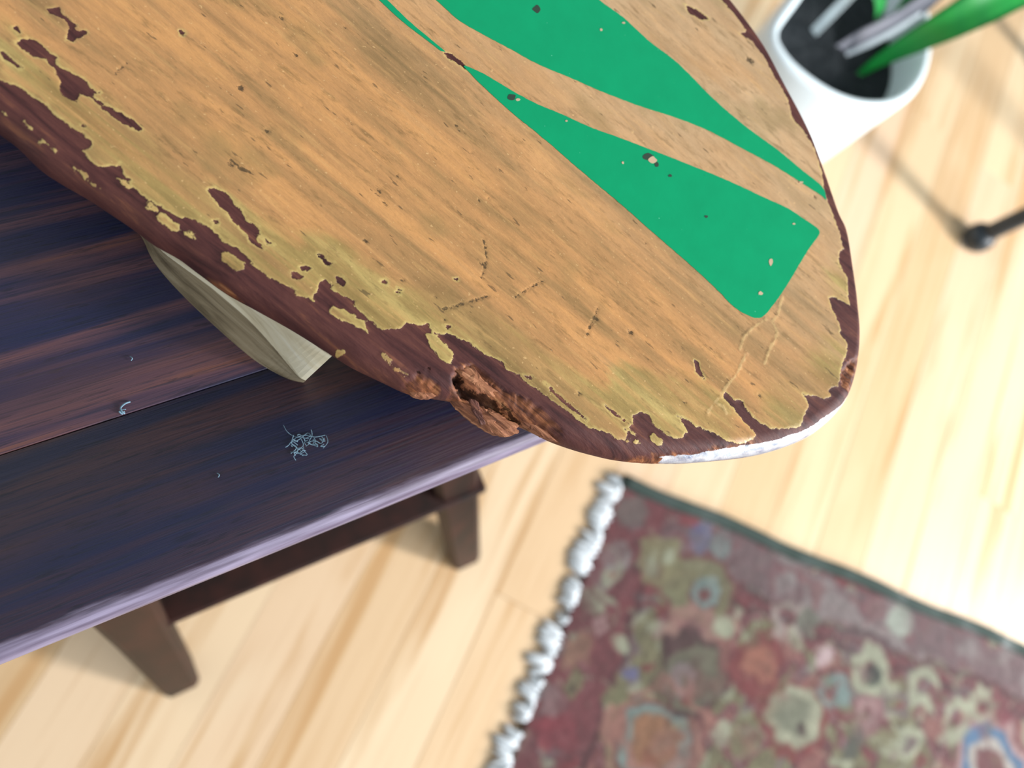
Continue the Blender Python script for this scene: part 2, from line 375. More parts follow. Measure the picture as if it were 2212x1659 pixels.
# ================================================================== SKI
SA = math.radians(15.1)
U = np.array([math.cos(SA), math.sin(SA)]); V = np.array([-math.sin(SA), math.cos(SA)])
fin_c = at(560, 690, Z_TABLE)
ski = tag(empty('water_ski', (fin_c[0], fin_c[1], Z_TABLE), SA), 'worn varnished wooden ski with green stripes and splintered edge lying on the dark bench', 'ski')
LOC = np.array(ski.location)
def uv(px, py, z=Z_SKI):                        # millimetres in the plane of the deck
    q = at(px, py, z)[:2]-LOC[:2]; return np.array([U@q, V@q])*1000
def uvs(pts, z=Z_SKI): return np.array([uv(x, y, z) for x, y in pts])
def crop(pts, sc, ox, oy): return [(ox+x*sc, oy+y*sc) for x, y in pts]
c2 = lambda *p: crop(p, 0.3616, 0, 0)
c3 = lambda *p: crop(p, 0.3616, 200, 450)
c4 = lambda *p: crop(p, 0.3165, 700, 600)
c5 = lambda *p: crop(p, 0.3315, 1300, 500)
c8 = lambda *p: crop(p, 0.4747, 800, 0)
ZM_S = Z_SKI-0.007
ol = uvs([(-120, 205), (-60, 246), (0, 290), (62, 348), (168, 416), (252, 472), (306, 512), (363, 544), (407, 577), (475, 626), (542, 664), (627, 712), (713, 766), (760, 795), (829, 828),
          (872, 848), (905, 858), (940, 864), (985, 872), (1040, 890), (1100, 914), (1159, 939), (1206, 961), (1254, 977), (1301, 988), (1350, 997), (1400, 1001), (1460, 1001), (1532, 997), (1631, 983),
          (1698, 964), (1764, 931), (1810, 888), (1837, 845), (1853, 782), (1858, 715), (1852, 649), (1844, 586), (1830, 500), (1811, 456), (1783, 375), (1749, 285), (1692, 176), (1645, 90), (1578, 0),
          (1500, -92), (1400, -195)], Z_SKI)
vlo = ol[0][1]; uoff = uv(1000, 500)[0]
vmid = 0.5*(ol[0][1]+ol[-1][1]+5); vhi = ol[-1][1]+4
ul = min(ol[0][0], uv(0, -60)[0])-8            # dense part starts here
dense_lo = ol[0]; UF = ul-620                    # far tip of the ski
ol = np.vstack([[ul, vlo+0.2], ol, [ol[-1][0]-40, vhi], [ul, vhi+1]])
dn = catmull(ol, 0.62)
far = []
for a in np.linspace(0, 1, 16)[1:]: far.append((ul+(UF+100-ul)*a, vhi+1))
for th in np.linspace(math.pi/2, 3*math.pi/2, 25)[1:-1]: far.append((UF+100+100*math.cos(th), (vlo+vhi)/2+(vhi-vlo)/2*math.sin(th)))
for a in np.linspace(1, 0, 16)[:-1]: far.append((ul+(UF+100-ul)*a, vlo+0.2))
OUT = np.vstack([dn, far]); M = len(OUT)
tg = np.roll(OUT, -1, 0)-np.roll(OUT, 1, 0)
for _ in range(6): tg = (np.roll(tg, 1, 0)+tg*2+np.roll(tg, -1, 0))/4
tg /= np.linalg.norm(tg, axis=1)[:, None]
NOR = np.stack([-tg[:, 1], tg[:, 0]], 1)        # inwards (outline runs counter-clockwise)
um = uv(1250, 975)[0]
INS = np.where(OUT[:, 1] < uv(1850, 790)[1], 6.0, 2.4)
INS = np.convolve(np.concatenate([INS[-60:], INS, INS[:60]]), np.ones(81)/81, 'same')[60:-60]
KS = (0.0, 0.03, 0.10, 0.21, 0.36, 0.54, 0.76, 1.0)
def lift(u_): return 0.0006*np.clip(ul-330-u_, 0, None)**2*0.001*1000*0.001 if False else 0.0009*np.clip((ul-330)-u_, 0, None)**2/1000*0.6
# the photograph shows the silhouette of the rounded edge; move back to its widest line
camf = np.array([U@(CAM[:2]-LOC[:2]), V@(CAM[:2]-LOC[:2])])*1000
gg = -(((OUT-camf)/((CAM[2]-Z_SKI)*1000))*NOR).sum(1)
sup = -INS-7*gg+np.sqrt(INS**2+(7*gg)**2)
sup = np.convolve(np.concatenate([sup[-60:], sup, sup[:60]]), np.ones(41)/41, 'same')[60:-60]
sup = np.where(np.arange(M) < len(dn), sup, sup[0])
OUT = OUT+NOR*sup[:, None]
rings = [OUT+NOR*(INS*k)[:, None] for k in KS]
gu = np.arange(ul, OUT[:, 0].max(), 0.55); gv = np.arange(vlo-3, vhi+3, 0.55)
A, B = np.meshgrid(gu, gv, indexing='ij'); G = np.column_stack([A.ravel(), B.ravel()])
G += (rs.rand(*G.shape)-0.5)*0.16
A, B = np.meshgrid(np.arange(UF+4, ul-8, 14.0), np.arange(vlo+9, vhi-8, 14.0), indexing='ij'); G = np.vstack([G, np.column_stack([A.ravel(), B.ravel()])])
# keep what lies inside the last ring; visible part only is dense
G = G[inside(G, rings[-1])]
near = np.empty(len(G))
for i in range(0, len(G), 4000):
    d = G[i:i+4000, None, :]-rings[-1][None, ::3, :]; near[i:i+4000] = np.sqrt((d**2).sum(2).min(1))
G = G[near > 0.42]
vis_lim = uv(1700, -130)                        # thin out the part that lies above the frame
PTS = np.vstack(rings+[G]); nr = len(rings)*M
cons = [(i, (i+1) % M) for i in range(M)]
res = delaunay_2d_cdt([Vector(p) for p in PTS.tolist()], cons, [], 1, 1e-7)
XY = np.array([tuple(p) for p in res[0]]); tris = res[2]; orig = [q[0] if q else -1 for q in res[3]]
def edge_drop(X):
    """height of the rounded edge below the deck, millimetres"""
    z = np.zeros(len(X)); return z
Zd = np.zeros(len(XY)); onedge = np.zeros(len(XY)); ko = np.array(orig)
for i, o_ in enumerate(orig):
    if 0 <= o_ < nr:
        k = KS[o_//M]; Zd[i] = -7.0*(1-math.sqrt(max(0.0, 1-(1-k)**2))); onedge[i] = 1-k
# ---- wear fields in millimetres
bound = (c2((-300, 330), (-120, 400), (0, 480), (100, 510), (170, 560), (270, 620), (340, 700), (420, 750), (480, 790), (550, 850), (530, 890), (490, 900), (540, 960), (600, 1000), (650, 990), (700, 1000), (712, 970), (725, 1010), (740, 1040), (780, 1080),
             (760, 1100), (800, 1130), (870, 1180), (980, 1250), (1080, 1300), (1130, 1305), (1200, 1330), (1260, 1370), (1340, 1450), (1430, 1490), (1520, 1590), (1600, 1650))
    + c3((1130, 450), (1220, 490), (1200, 520), (1290, 530), (1320, 550), (1300, 560), (1340, 500), (1350, 440), (1390, 425), (1440, 460), (1420, 480), (1490, 520), (1560, 550), (1560, 580), (1640, 650), (1700, 710))
    + c4((400, 355), (510, 350), (560, 310), (620, 320), (710, 315), (730, 370), (760, 380), (880, 390), (930, 420), (990, 440), (1050, 490), (1120, 530), (1220, 570), (1240, 620), (1320, 670), (1400, 730), (1480, 780), (1560, 840), (1640, 890), (1720, 960), (1800, 1020), (1850, 1030), (1920, 1050))
    + c5((100, 1350), (180, 1370), (150, 1290), (240, 1340), (170, 1270), (210, 1260), (200, 1200), (260, 1180), (310, 1190), (330, 1250), (400, 1310), (470, 1350), (520, 1340), (560, 1300), (530, 1250), (490, 1200), (560, 1230), (640, 1280), (720, 1310), (760, 1330), (800, 1360), (880, 1380), (950, 1375), (990, 1350), (1020, 1330),
         (990, 1300), (920, 1230), (900, 1200), (850, 1140), (790, 1080), (800, 1040), (860, 1095), (920, 1100), (930, 1150), (1000, 1220), (1080, 1275), (1150, 1290), (1230, 1280), (1300, 1280), (1310, 1230), (1320, 1190), (1345, 1150), (1350, 1130), (1310, 1060), (1370, 1070), (1450, 1090), (1500, 1070), (1480, 1040), (1490, 1020), (1540, 1010),
         (1550, 960), (1560, 880), (1600, 780), (1600, 730), (1550, 660), (1560, 640), (1540, 580), (1500, 500), (1480, 430), (1530, 430), (1580, 460), (1615, 480), (1605, 400), (1600, 300), (1560, 230), (1540, 190), (1550, 130), (1575, 110), (1560, 60), (1550, 0))
    + [(1812, 497), (1797, 456), (1782, 419), (1774, 366), (1759, 318), (1737, 284), (1711, 254), (1700, 209), (1673, 164), (1651, 123), (1625, 90), (1599, 71), (1614, 67), (1587, 30), (1565, 7), (1480, -85), (1380, -190)])
band = np.vstack([uvs(bound), [[ul-5, vhi-3], [ul-900, vhi-3], [ul-900, vhi+80], [400, vhi+80], [400, vlo-80], [ul-900, vlo-80], [ul-900, vlo+10], [ul-5, vlo+10]]])
PE = [c2((90, 250), (160, 220), (230, 250), (290, 310), (340, 340), (330, 380), (430, 440), (500, 470), (560, 540), (600, 550), (570, 570), (640, 630), (700, 660), (780, 710), (850, 770), (830, 780), (740, 740), (640, 670), (580, 620), (540, 580), (470, 560), (460, 620), (430, 600), (380, 570), (355, 530), (360, 480), (320, 400), (270, 350), (200, 340), (140, 300)),
      c2((280, 50), (350, 40), (370, 80), (430, 130), (460, 150), (440, 180), (510, 180), (520, 200), (440, 240), (400, 240), (410, 190), (400, 130), (350, 90), (290, 80)),
      c2((1240, 1130), (1290, 1120), (1360, 1165), (1400, 1220), (1440, 1260), (1460, 1310), (1540, 1360), (1560, 1410), (1640, 1460), (1600, 1460), (1560, 1440), (1570, 1500), (1530, 1460), (1500, 1460), (1480, 1410), (1410, 1340), (1360, 1270), (1290, 1210)),
      c2((1072, 182), (1098, 178), (1108, 195), (1092, 212), (1074, 205)), c2((75, 165), (100, 160), (128, 195), (110, 200)), c2((0, 290), (30, 320), (130, 400), (125, 415), (70, 380), (0, 330)),
      c2((1270, 1320), (1300, 1310), (1310, 1335), (1280, 1340)), c2((1790, 1600), (1830, 1590), (1845, 1610), (1800, 1615)), c2((1900, 1510), (1936, 1530), (1940, 1560), (1905, 1535)), c2((485, 735), (515, 745), (515, 760), (490, 755)),
      c3((1340, 270), (1370, 270), (1410, 315), (1440, 325), (1410, 345), (1380, 320)), c3((1240, 350), (1270, 340), (1300, 355), (1280, 375)), c3((1450, 405), (1490, 410), (1520, 440), (1500, 470), (1460, 440)), c3((1710, 440), (1750, 420), (1770, 440), (1750, 455)),
      c3((1180, 380), (1230, 375), (1260, 410), (1240, 430), (1190, 410)), c3((1820, 480), (1850, 485), (1835, 500)),
      c8((1430, 20), (1480, 40), (1540, 85), (1510, 90), (1450, 60)), c8((335, 235), (370, 245), (430, 295), (440, 320), (400, 290), (350, 262)), c5((600, 840), (630, 850), (650, 920), (680, 960), (650, 950), (610, 910)),
      c4((385, 30), (430, 12), (440, 45), (400, 40)), c4((490, 95), (530, 85), (520, 110)), c4((820, 325), (870, 325), (850, 355)), c4((1340, 655), (1360, 665), (1420, 675), (1430, 692), (1370, 680)), c4((1900, 860), (1960, 900), (2060, 970), (2050, 978), (1940, 910)),
      c4((1500, 715), (1560, 760), (1660, 850), (1800, 970), (1790, 978), (1650, 870), (1550, 775)), c4((880, 5), (910, 0), (915, 20))]
YE = [c4((20, 240), (60, 190), (200, 250), (280, 300), (300, 370), (150, 300)), c5((310, 1330), (340, 1310), (410, 1370), (390, 1395), (330, 1370)), c2((690, 1065), (720, 1060), (790, 1110), (795, 1135), (740, 1110)),
      c2((545, 565), (580, 560), (660, 620), (640, 640), (590, 605)), c2((1530, 1400), (1560, 1420), (1600, 1455), (1570, 1465), (1535, 1440)), c5((190, 1340), (230, 1370), (265, 1385), (240, 1395), (200, 1370))]
YD = [(c2((0, 645), (75, 695)), 0.35), (c2((135, 728), (185, 765)), 0.45), (c2((235, 840), (320, 895)), 0.5), (c2((435, 998), (535, 1065)), 0.45), (c2((550, 1085), (600, 1115)), 0.25), (c2((960, 1295), (1045, 1350)), 1.0), (c2((1115, 1385), (1160, 1415)), 0.7),
      (c2((1350, 1535), (1425, 1585)), 1.3), (c2((880, 1225), (925, 1248)), 0.6), (c4((110, 485), (130, 492)), 0.6), (c4((400, 520), (470, 590)), 0.5), (c4((470, 610), (560, 660)), 0.5)]
TONGUE = c4((690, 380), (760, 380), (820, 440), (890, 520), (860, 590), (800, 560), (730, 470))
def field_all(X):
    peel = sdf(X, band, 12.0)
    for p in PE: peel = np.maximum(peel, sdf(X, uvs(p), 12.0))
    for p in YE: peel = np.minimum(peel, -sdf(X, uvs(p), 12.0))
    for p, r in YD: peel = np.minimum(peel, seg_dist(X, uvs(p), False)-r*1.15)
    peel = np.minimum(peel, -sdf(X, uvs(TONGUE), 12.0))
    return peel
peel = field_all(XY)
nw = 0.9*(fbm(XY[:, 0]*0.9, XY[:, 1]*1.5, 3)-0.5); peel = peel+nw
# bare broken wood: the splintered place and the chafed lower edge
RAW = [c4((540, 690), (650, 650), (720, 690), (800, 735), (770, 810), (700, 870), (590, 790)),
       c4((890, 610), (1010, 585), (1200, 715), (1400, 830), (1520, 930), (1640, 1050), (1740, 1190), (1500, 1170), (1300, 1100), (1050, 1010), (900, 900), (870, 760)),
       c3((-60, 80), (120, 120), (250, 170), (420, 200), (560, 300), (760, 420), (960, 560), (1090, 680), (1000, 720), (600, 480), (200, 260), (-80, 160)), c5((380, 1440), (640, 1420), (900, 1380), (1060, 1340), (900, 1460), (500, 1530), (100, 1530), (0, 1480), (200, 1470)), c5((1560, 900), (1640, 820), (1700, 800), (1640, 1050), (1560, 1010))]
raw = np.full(len(XY), -12.0)
for p in RAW: raw = np.maximum(raw, sdf(XY, uvs(p), 12.0))
raw = raw+1.2*(fbm(XY[:, 0]*0.35, XY[:, 1]*1.6, 3)-0.5)
# dents (dark pits), raised scratches
PIT = [(1100, 210, 0.9), (1408, 345, 1.1), (1664, 566, 0.7), (1042, 570, 0.9), (1620, 130, 1.6), (1362, 718, 1.2), (1288, 690, 0.8), (1270, 722, 0.7), (1055, 430, 0.7), (1018, 330, 0.6), (1035, 432, 0.5), (520, 190, 0.9), (610, 40, 0.8), (395, 75, 0.6), (745, 58, 0.7), (578, 282, 0.9), (500, 355, 0.9), (520, 365, 1.0), (540, 372, 0.8),
       (790, 520, 0.9), (1640, 855, 0.6), (1252, 850, 0.9), (1300, 820, 0.5), (1460, 808, 0.5), (1480, 870, 0.6), (960, 690, 0.7), (940, 640, 0.6), (870, 605, 0.7), (820, 412, 0.7), (650, 230, 0.5), (560, 155, 0.5), (640, 120, 0.6), (1395, 525, 0.4), (985, 270, 0.5), (860, 380, 0.5), (1760, 425, 0.8)]
CUT = [([(955, 670), (1020, 650), (1055, 640)], 0.55), ([(1115, 640), (1145, 622), (1175, 605)], 0.45), ([(1045, 520), (1052, 560), (1040, 600)], 0.4), ([(250, 160), (262, 148), (275, 138)], 0.35), ([(800, 410), (815, 420), (835, 445)], 0.35),
       ([(500, 345), (525, 365), (545, 375)], 0.6), ([(1270, 715), (1282, 690), (1292, 665)], 0.4), ([(1010, 845), (1045, 855), (1075, 868)], 1.5), ([(985, 800), (1005, 830), (1030, 850)], 0.7), ([(880, 805), (905, 805), (930, 795)], 0.4), ([(1090, 870), (1110, 890), (1150, 925)], 0.9), ([(870, 790), (885, 815)], 0.4)]
SCR = [[(1690, 640), (1680, 680), (1668, 695)], [(1655, 690), (1630, 705), (1608, 725), (1598, 755)], [(1612, 762), (1600, 790), (1588, 812), (1565, 840), (1545, 870), (1528, 892)], [(1672, 700), (1680, 720), (1660, 760), (1652, 785)], [(1545, 870), (1562, 878), (1570, 895)]]
pit = np.full(len(XY), 9.0)
for x_, y_, r in PIT:
    q = uv(x_, y_); d = np.hypot((XY[:, 0]-q[0])/1.5, XY[:, 1]-q[1]); pit = np.minimum(pit, d-r*0.62)
for p, r in CUT: pit = np.minimum(pit, seg_dist(XY, uvs(p), False)-r*0.62)
crk = seg_dist(XY, uvs(c4((900, 690), (960, 780), (1080, 830), (1180, 865), (1260, 930), (1330, 1010), (1420, 1060))), False)-0.75+0.9*(fbm(XY[:, 0]*0.5, XY[:, 1]*1.4, 2)-0.5)
pit = np.minimum(pit, crk)
scr = np.full(len(XY), 9.0)
for p in SCR: scr = np.minimum(scr, seg_dist(XY, uvs(p), False))
# smooth colour zones: yellowed varnish near the lower edge and the tail, tan to the far side
LOWE = uvs(bound[:90]); dl = seg_dist(XY, LOWE[::2], False)
cream = 1-st(dl, 2, 24); tailz = st(XY[:, 0], uv(1500, 800)[0], uv(1760, 850)[0])
cream = np.maximum(cream, 0.75*tailz)
tan_ = st(XY[:, 1], uv(1150, 330)[1]-25, uv(1400, 120)[1])
h = np.zeros(len(XY))
h -= 0.16*st(peel, -0.15, 0.25); h -= 0.30*st(-pit, -0.2, 0.5); h += 0.20*st(0.62-scr, 0, 0.4)*st(fbm(XY[:, 0]*1.1, XY[:, 1]*1.1, 2), 0.35, 0.65)
lay_ = fbm(XY[:, 0]*0.10, XY[:, 1]*1.1, 3)
h -= st(raw, 0, 0.9)*(0.3+2.6*np.floor(lay_*5)/5*(XY[:, 0] > uv(500, 700)[0]-2))*np.where(onedge > 0, 0.5, 1.0)
h -= 2.2*st(-crk, -0.4, 0.5)
h += 0.05*(fbm(XY[:, 0]*0.12, XY[:, 1]*0.9, 3)-0.5)*(1-onedge)
Zs = (Zd+h)*0.001+Z_SKI-Z_TABLE+lift(XY[:, 0])*0.001
top_v = np.column_stack([XY*0.001, Zs]); ntop = len(top_v)
# underside: rounded below, then a coarse flat sheet
first = {o_: i for i, o_ in enumerate(orig) if 0 <= o_ < M}
rim = [first[i] for i in range(M)]
low_v, low_f = [], []; prev = rim
for k in KS[1:]:
    ring_ = OUT+NOR*(INS*0.8*k)[:, None]; z = -7-7.0*math.sqrt(max(0, 1-(1-k)**2))
    base_i = ntop+len(low_v); low_v += [(p[0]*0.001, p[1]*0.001, z*0.001+Z_SKI-Z_TABLE+float(lift(p[0]))*0.001) for p in ring_]
    cur = [base_i+i for i in range(M)]
    low_f += [(prev[i], cur[i], cur[(i+1) % M], prev[(i+1) % M]) for i in range(M)]; prev = cur
A, B = np.meshgrid(np.arange(UF+10, OUT[:, 0].max(), 14.0), np.arange(vlo, vhi, 14.0), indexing='ij'); GB = np.column_stack([A.ravel(), B.ravel()]); GB = GB[inside(GB, OUT+NOR*(INS*0.8+4)[:, None])]
r2 = delaunay_2d_cdt([Vector(p) for p in np.vstack([ring_, GB]).tolist()], cons, [], 1, 1e-7)
mp_ = {}
for i, (p, q) in enumerate(zip(r2[0], r2[3])):
    if q and q[0] < M: mp_[i] = prev[q[0]]
    else: mp_[i] = ntop+len(low_v); low_v.append((p[0]*0.001, p[1]*0.001, -0.014+Z_SKI-Z_TABLE+float(lift(p[0]))*0.001))
low_f += [tuple(mp_[i] for i in t[::-1]) for t in r2[2]]
nv = ntop+len(low_v)

dt = NT('worn_varnish')
P = dt.obj()
A_ = {k: dt.attr(k) for k in ('peel', 'raw', 'pit', 'scr', 'cream', 'tan', 'edge')}
nb = dt.noise((13, 75, 1), 4, 0.6, 0.5); nf = dt.noise((45, 520, 1), 4, 0.65, 0.3); nm = dt.noise((30, 160, 1), 3, 0.6, 0.3, off=(4, 3, 0)); ns = dt.noise((1500, 1500, 1500), 2); npz = dt.noise((110, 420, 1), 3, 0.6, off=(9, 1, 0)); blot = dt.noise((28, 40, 1), 3, 0.6, off=(1, 7, 0))
ng = dt.noise((120, 480, 1), 4, 0.7, off=(3, 8, 0)); nst = dt.noise((7, 170, 1), 4, 0.6, 0.4, off=(8, 2, 0)); nsp = dt.noise((700, 900, 1), 2, off=(2, 2, 0))
c = dt.ramp(dt.math('ADD', dt.math('MULTIPLY', nb, 0.55), dt.math('MULTIPLY', nst, 0.45)), [(0.32, (124, 98, 58)), (0.42, (166, 126, 80)), (0.50, (190, 139, 88)), (0.58, (208, 151, 93)), (0.70, (180, 141, 98))])
c = dt.mix(dt.math('MULTIPLY', A_['tan'], dt.ss(blot, 0.25, 0.7, 0.55, 1.0)), c, dt.ramp(nm, [(0.3, (182, 148, 110)), (0.7, (206, 172, 132))]))
crm = dt.ss(dt.math('ADD', A_['cream'], dt.math('MULTIPLY', dt.math('SUBTRACT', nb, 0.5), 1.7)), 0.42, 0.80)
crm = dt.math('MULTIPLY', crm, dt.ss(nst, 0.36, 0.56, 0.25, 1.0))
c = dt.mix(dt.math('MULTIPLY', crm, 0.85), c, dt.ramp(nm, [(0.28, (118, 100, 54)), (0.5, (158, 138, 80)), (0.72, (192, 170, 104))]))
c = dt.mix(dt.ss(nf, 0.54, 0.72, 0, 0.34), c, lin((132, 98, 58)))
c = dt.mix(dt.ss(nf, 0.46, 0.30, 0, 0.25), c, lin((228, 178, 112)))
c = dt.mix(dt.ss(blot, 0.54, 0.70, 0, 0.5), c, lin((140, 118, 72)))
c = dt.mix(dt.math('MULTIPLY', dt.ss(ng, 0.48, 0.70, 0, 0.55), dt.ss(nm, 0.40, 0.62, 0.25, 1.0)), c, lin((112, 88, 50)))
c = dt.mix(dt.ss(nsp, 0.66, 0.74, 0, 0.45), c, lin((232, 190, 132)))  # pale specks painted as small highlights on the bumpy varnish
c = dt.mix(dt.ss(npz, 0.655, 0.71, 0, 0.7), c, lin((90, 72, 46)))
pit_m = dt.ss(dt.math('ADD', A_['pit'], dt.math('MULTIPLY', dt.math('SUBTRACT', dt.noise((500, 800, 1), 3, 0.7), 0.5), 2.6)), 0.12, -0.25, 0, 0.85)
c = dt.mix(pit_m, c, lin((74, 58, 36)))
c = dt.mix(dt.ss(ns, 0.74, 0.80, 0, 0.5), c, lin((236, 206, 160)))  # finer specks, also painted highlights
# edge of the peeling film
jag = dt.math('ADD', A_['peel'], dt.math('MULTIPLY', dt.math('SUBTRACT', dt.noise((520, 760, 1), 4, 0.7), 0.5), 1.7))
c = dt.mix(dt.math('MULTIPLY', dt.ss(jag, -0.85, -0.2), dt.ss(nm, 0.35, 0.55, 0.05, 0.5)), c, lin((206, 182, 112)))
scr_m = dt.ss(dt.math('ADD', A_['scr'], dt.math('MULTIPLY', dt.math('SUBTRACT', dt.noise((340, 340, 1), 3, 0.7), 0.5), 1.6)), 0.62, 0.2)
c = dt.mix(dt.math('MULTIPLY', scr_m, 0.6), c, lin((206, 172, 118)))
pk = dt.ss(jag, -0.12, 0.12)
pc_ = dt.ramp(dt.noise((40, 420, 60), 4, 0.65, 0.4, off=(2, 0, 1)), [(0.28, (46, 22, 24)), (0.45, (78, 42, 40)), (0.60, (94, 54, 48)), (0.72, (124, 76, 56))])
c = dt.mix(pk, c, pc_)
rk = dt.ss(dt.math('ADD', A_['raw'], dt.math('MULTIPLY', dt.math('SUBTRACT', dt.noise((60, 420, 60), 3, 0.6), 0.5), 5.0)), -0.3, 1.2)
rc_ = dt.ramp(dt.noise((36, 520, 160), 4, 0.7, 0.5, off=(7, 0, 2)), [(0.28, (40, 20, 14)), (0.42, (86, 46, 28)), (0.56, (140, 84, 50)), (0.72, (198, 142, 96))])
c = dt.mix(dt.math('MULTIPLY', dt.math('MULTIPLY', rk, pk), 0.9), c, rc_)
c = dt.mix(dt.math('MULTIPLY', pit_m, pk), c, lin((26, 14, 10)))  # shade between the splinters painted dark into cracks and pits
dt.set(Specular_IOR_Level=dt.mix(pk, 0.5, dt.mix(pit_m, 0.28, 0.03)))
ro = dt.mix(pk, dt.ss(nb, 0.3, 0.7, 0.30, 0.42), 0.62)
tl_ = dt.ss(dt.math('ADD', dt.attr('painted_glint'), dt.math('MULTIPLY', dt.math('SUBTRACT', dt.noise((260, 260, 260), 4, 0.7), 0.5), 1.6)), -0.1, 0.25)
c = dt.mix(tl_, c, dt.ramp(dt.noise((70, 300, 300), 3), [(0.3, (150, 156, 178)), (0.5, (214, 218, 228)), (0.7, (236, 240, 246))]))  # silvery strip painted along the tail edge for the window's reflection
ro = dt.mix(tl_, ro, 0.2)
hgt = dt.math('ADD', dt.math('MULTIPLY', nf, 0.6), dt.math('MULTIPLY', pk, -0.5))
dt.set(Base_Color=c, Roughness=ro, Normal=dt.bump(dt.math('ADD', hgt, dt.math('MULTIPLY', dt.noise((110, 460, 200), 4, 0.65), 1.0)), 0.6, 0.0005))
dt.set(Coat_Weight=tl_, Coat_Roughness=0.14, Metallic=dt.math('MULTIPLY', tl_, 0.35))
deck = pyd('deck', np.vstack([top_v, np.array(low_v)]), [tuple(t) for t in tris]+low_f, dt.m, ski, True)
ext = np.array(low_v)[:, :2]*1000; pad = np.ones(len(ext))
ang = np.zeros(nv)
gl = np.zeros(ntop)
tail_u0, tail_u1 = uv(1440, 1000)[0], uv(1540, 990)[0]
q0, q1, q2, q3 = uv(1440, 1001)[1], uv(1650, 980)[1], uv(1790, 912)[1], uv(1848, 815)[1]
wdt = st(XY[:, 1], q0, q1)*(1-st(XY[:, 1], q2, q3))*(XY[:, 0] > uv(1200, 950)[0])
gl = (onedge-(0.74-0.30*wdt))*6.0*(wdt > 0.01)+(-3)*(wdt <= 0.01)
def put_attr(ob, name, arr):
    a = ob.data.attributes.new(name, 'FLOAT', 'POINT'); a.data.foreach_set('value', np.asarray(arr, np.float32))
for nme, arr, p in (('peel', peel, 3), ('raw', raw, 0.4), ('pit', pit, 5), ('scr', scr, 5), ('cream', cream, 0), ('tan', tan_, 0), ('edge', onedge, 1), ('painted_glint', gl, -3)):
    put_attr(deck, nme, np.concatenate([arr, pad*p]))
deck['label'] = 'flaking amber varnish over purplish brown wood'

# green stripes: thin paint films with their own edges
gt = NT('green_paint'); gn = gt.noise((90, 90, 90), 3); gs = gt.noise((420, 420, 420), 2, off=(3, 3, 0)); gw = gt.noise((1300, 1300, 1300), 1)
c = gt.mix(gn, lin((0, 144, 94)), lin((0, 158, 104)))
c = gt.mix(gt.ss(gs, 0.75, 0.80, 0, 0.5), c, lin((0, 104, 66))); c = gt.mix(gt.ss(gw, 0.80, 0.84, 0, 0.7), c, lin((120, 214, 176)))
gt.b.inputs['Specular IOR Level'].default_value = 0.3
gt.set(Base_Color=c, Roughness=0.34, Normal=gt.bump(gt.noise((160, 160, 160), 3), 0.12, 0.0006))
GREEN = [[(820, -110), (880, -50), (942, 0), (990, 43), (1037, 71), (1104, 107), (1161, 138), (1227, 166), (1303, 199), (1379, 228), (1465, 256), (1536, 285), (1607, 323), (1669, 356), (1730, 394), (1776, 424), (1784, 432), (1776, 404), (1730, 366), (1678, 323), (1607, 271), (1536, 209), (1465, 138), (1403, 90), (1346, 38), (1294, 0), (1210, -75), (1170, -110)],
         [(1004, 142), (1047, 161), (1104, 195), (1156, 223), (1213, 247), (1275, 275), (1341, 299), (1417, 328), (1488, 356), (1569, 389), (1640, 422), (1702, 451), (1745, 479), (1765, 493), (1770, 502), (1766, 512), (1745, 541), (1702, 612), (1673, 655), (1652, 680), (1640, 687), (1622, 684), (1588, 665), (1550, 627), (1493, 574), (1417, 508), (1336, 437), (1256, 370), (1180, 304), (1104, 242), (1047, 190), (1009, 152)],
         [(715, -110), (765, -55), (819, 0), (876, 52), (933, 95), (952, 110), (962, 112), (942, 95), (885, 47), (836, 0), (785, -50), (735, -110)]]
def film(name, px, z0, z1, mat, parent, jig=0.12, step=1.0, lbl=None):
    P_ = catmull(uvs(px), step, True)
    d = np.roll(P_, -1, 0)-np.roll(P_, 1, 0); d /= np.linalg.norm(d, axis=1)[:, None]
    P_ = P_+np.stack([-d[:, 1], d[:, 0]], 1)*(jig*(2*fbm(P_[:, 0]*1.3+5, P_[:, 1]*1.3, 2)-1))[:, None]; n = len(P_)
    lo, hi = P_.min(0), P_.max(0); A, B = np.meshgrid(np.arange(lo[0], hi[0], 2.5), np.arange(lo[1], hi[1], 2.5), indexing='ij')
    Gi = np.column_stack([A.ravel(), B.ravel()]); Gi = Gi[sdf(Gi, P_, 3) > 0.8] if len(Gi) else Gi
    r = delaunay_2d_cdt([Vector(p) for p in np.vstack([P_, Gi]).tolist()], [(i, (i+1) % n) for i in range(n)], [], 1, 1e-7)
    v = [(p[0]*0.001, p[1]*0.001, z1) for p in r[0]]; f = [tuple(t) for t in r[2]]
    b = len(v); mp = {q[0]: i for i, q in enumerate(r[3]) if q and q[0] < n}
    v += [(p[0]*0.001, p[1]*0.001, z0) for p in P_]
    f += [(mp[i], b+i, b+(i+1) % n, mp[(i+1) % n]) for i in range(n) if i in mp and (i+1) % n in mp]
    o = pyd(name, v, f, mat, parent)
    if lbl: o['label'] = lbl
    return o
zt = Z_SKI-Z_TABLE
for g in GREEN: film('green_stripe', g, zt-0.0005, zt+0.00012, gt.m, ski)

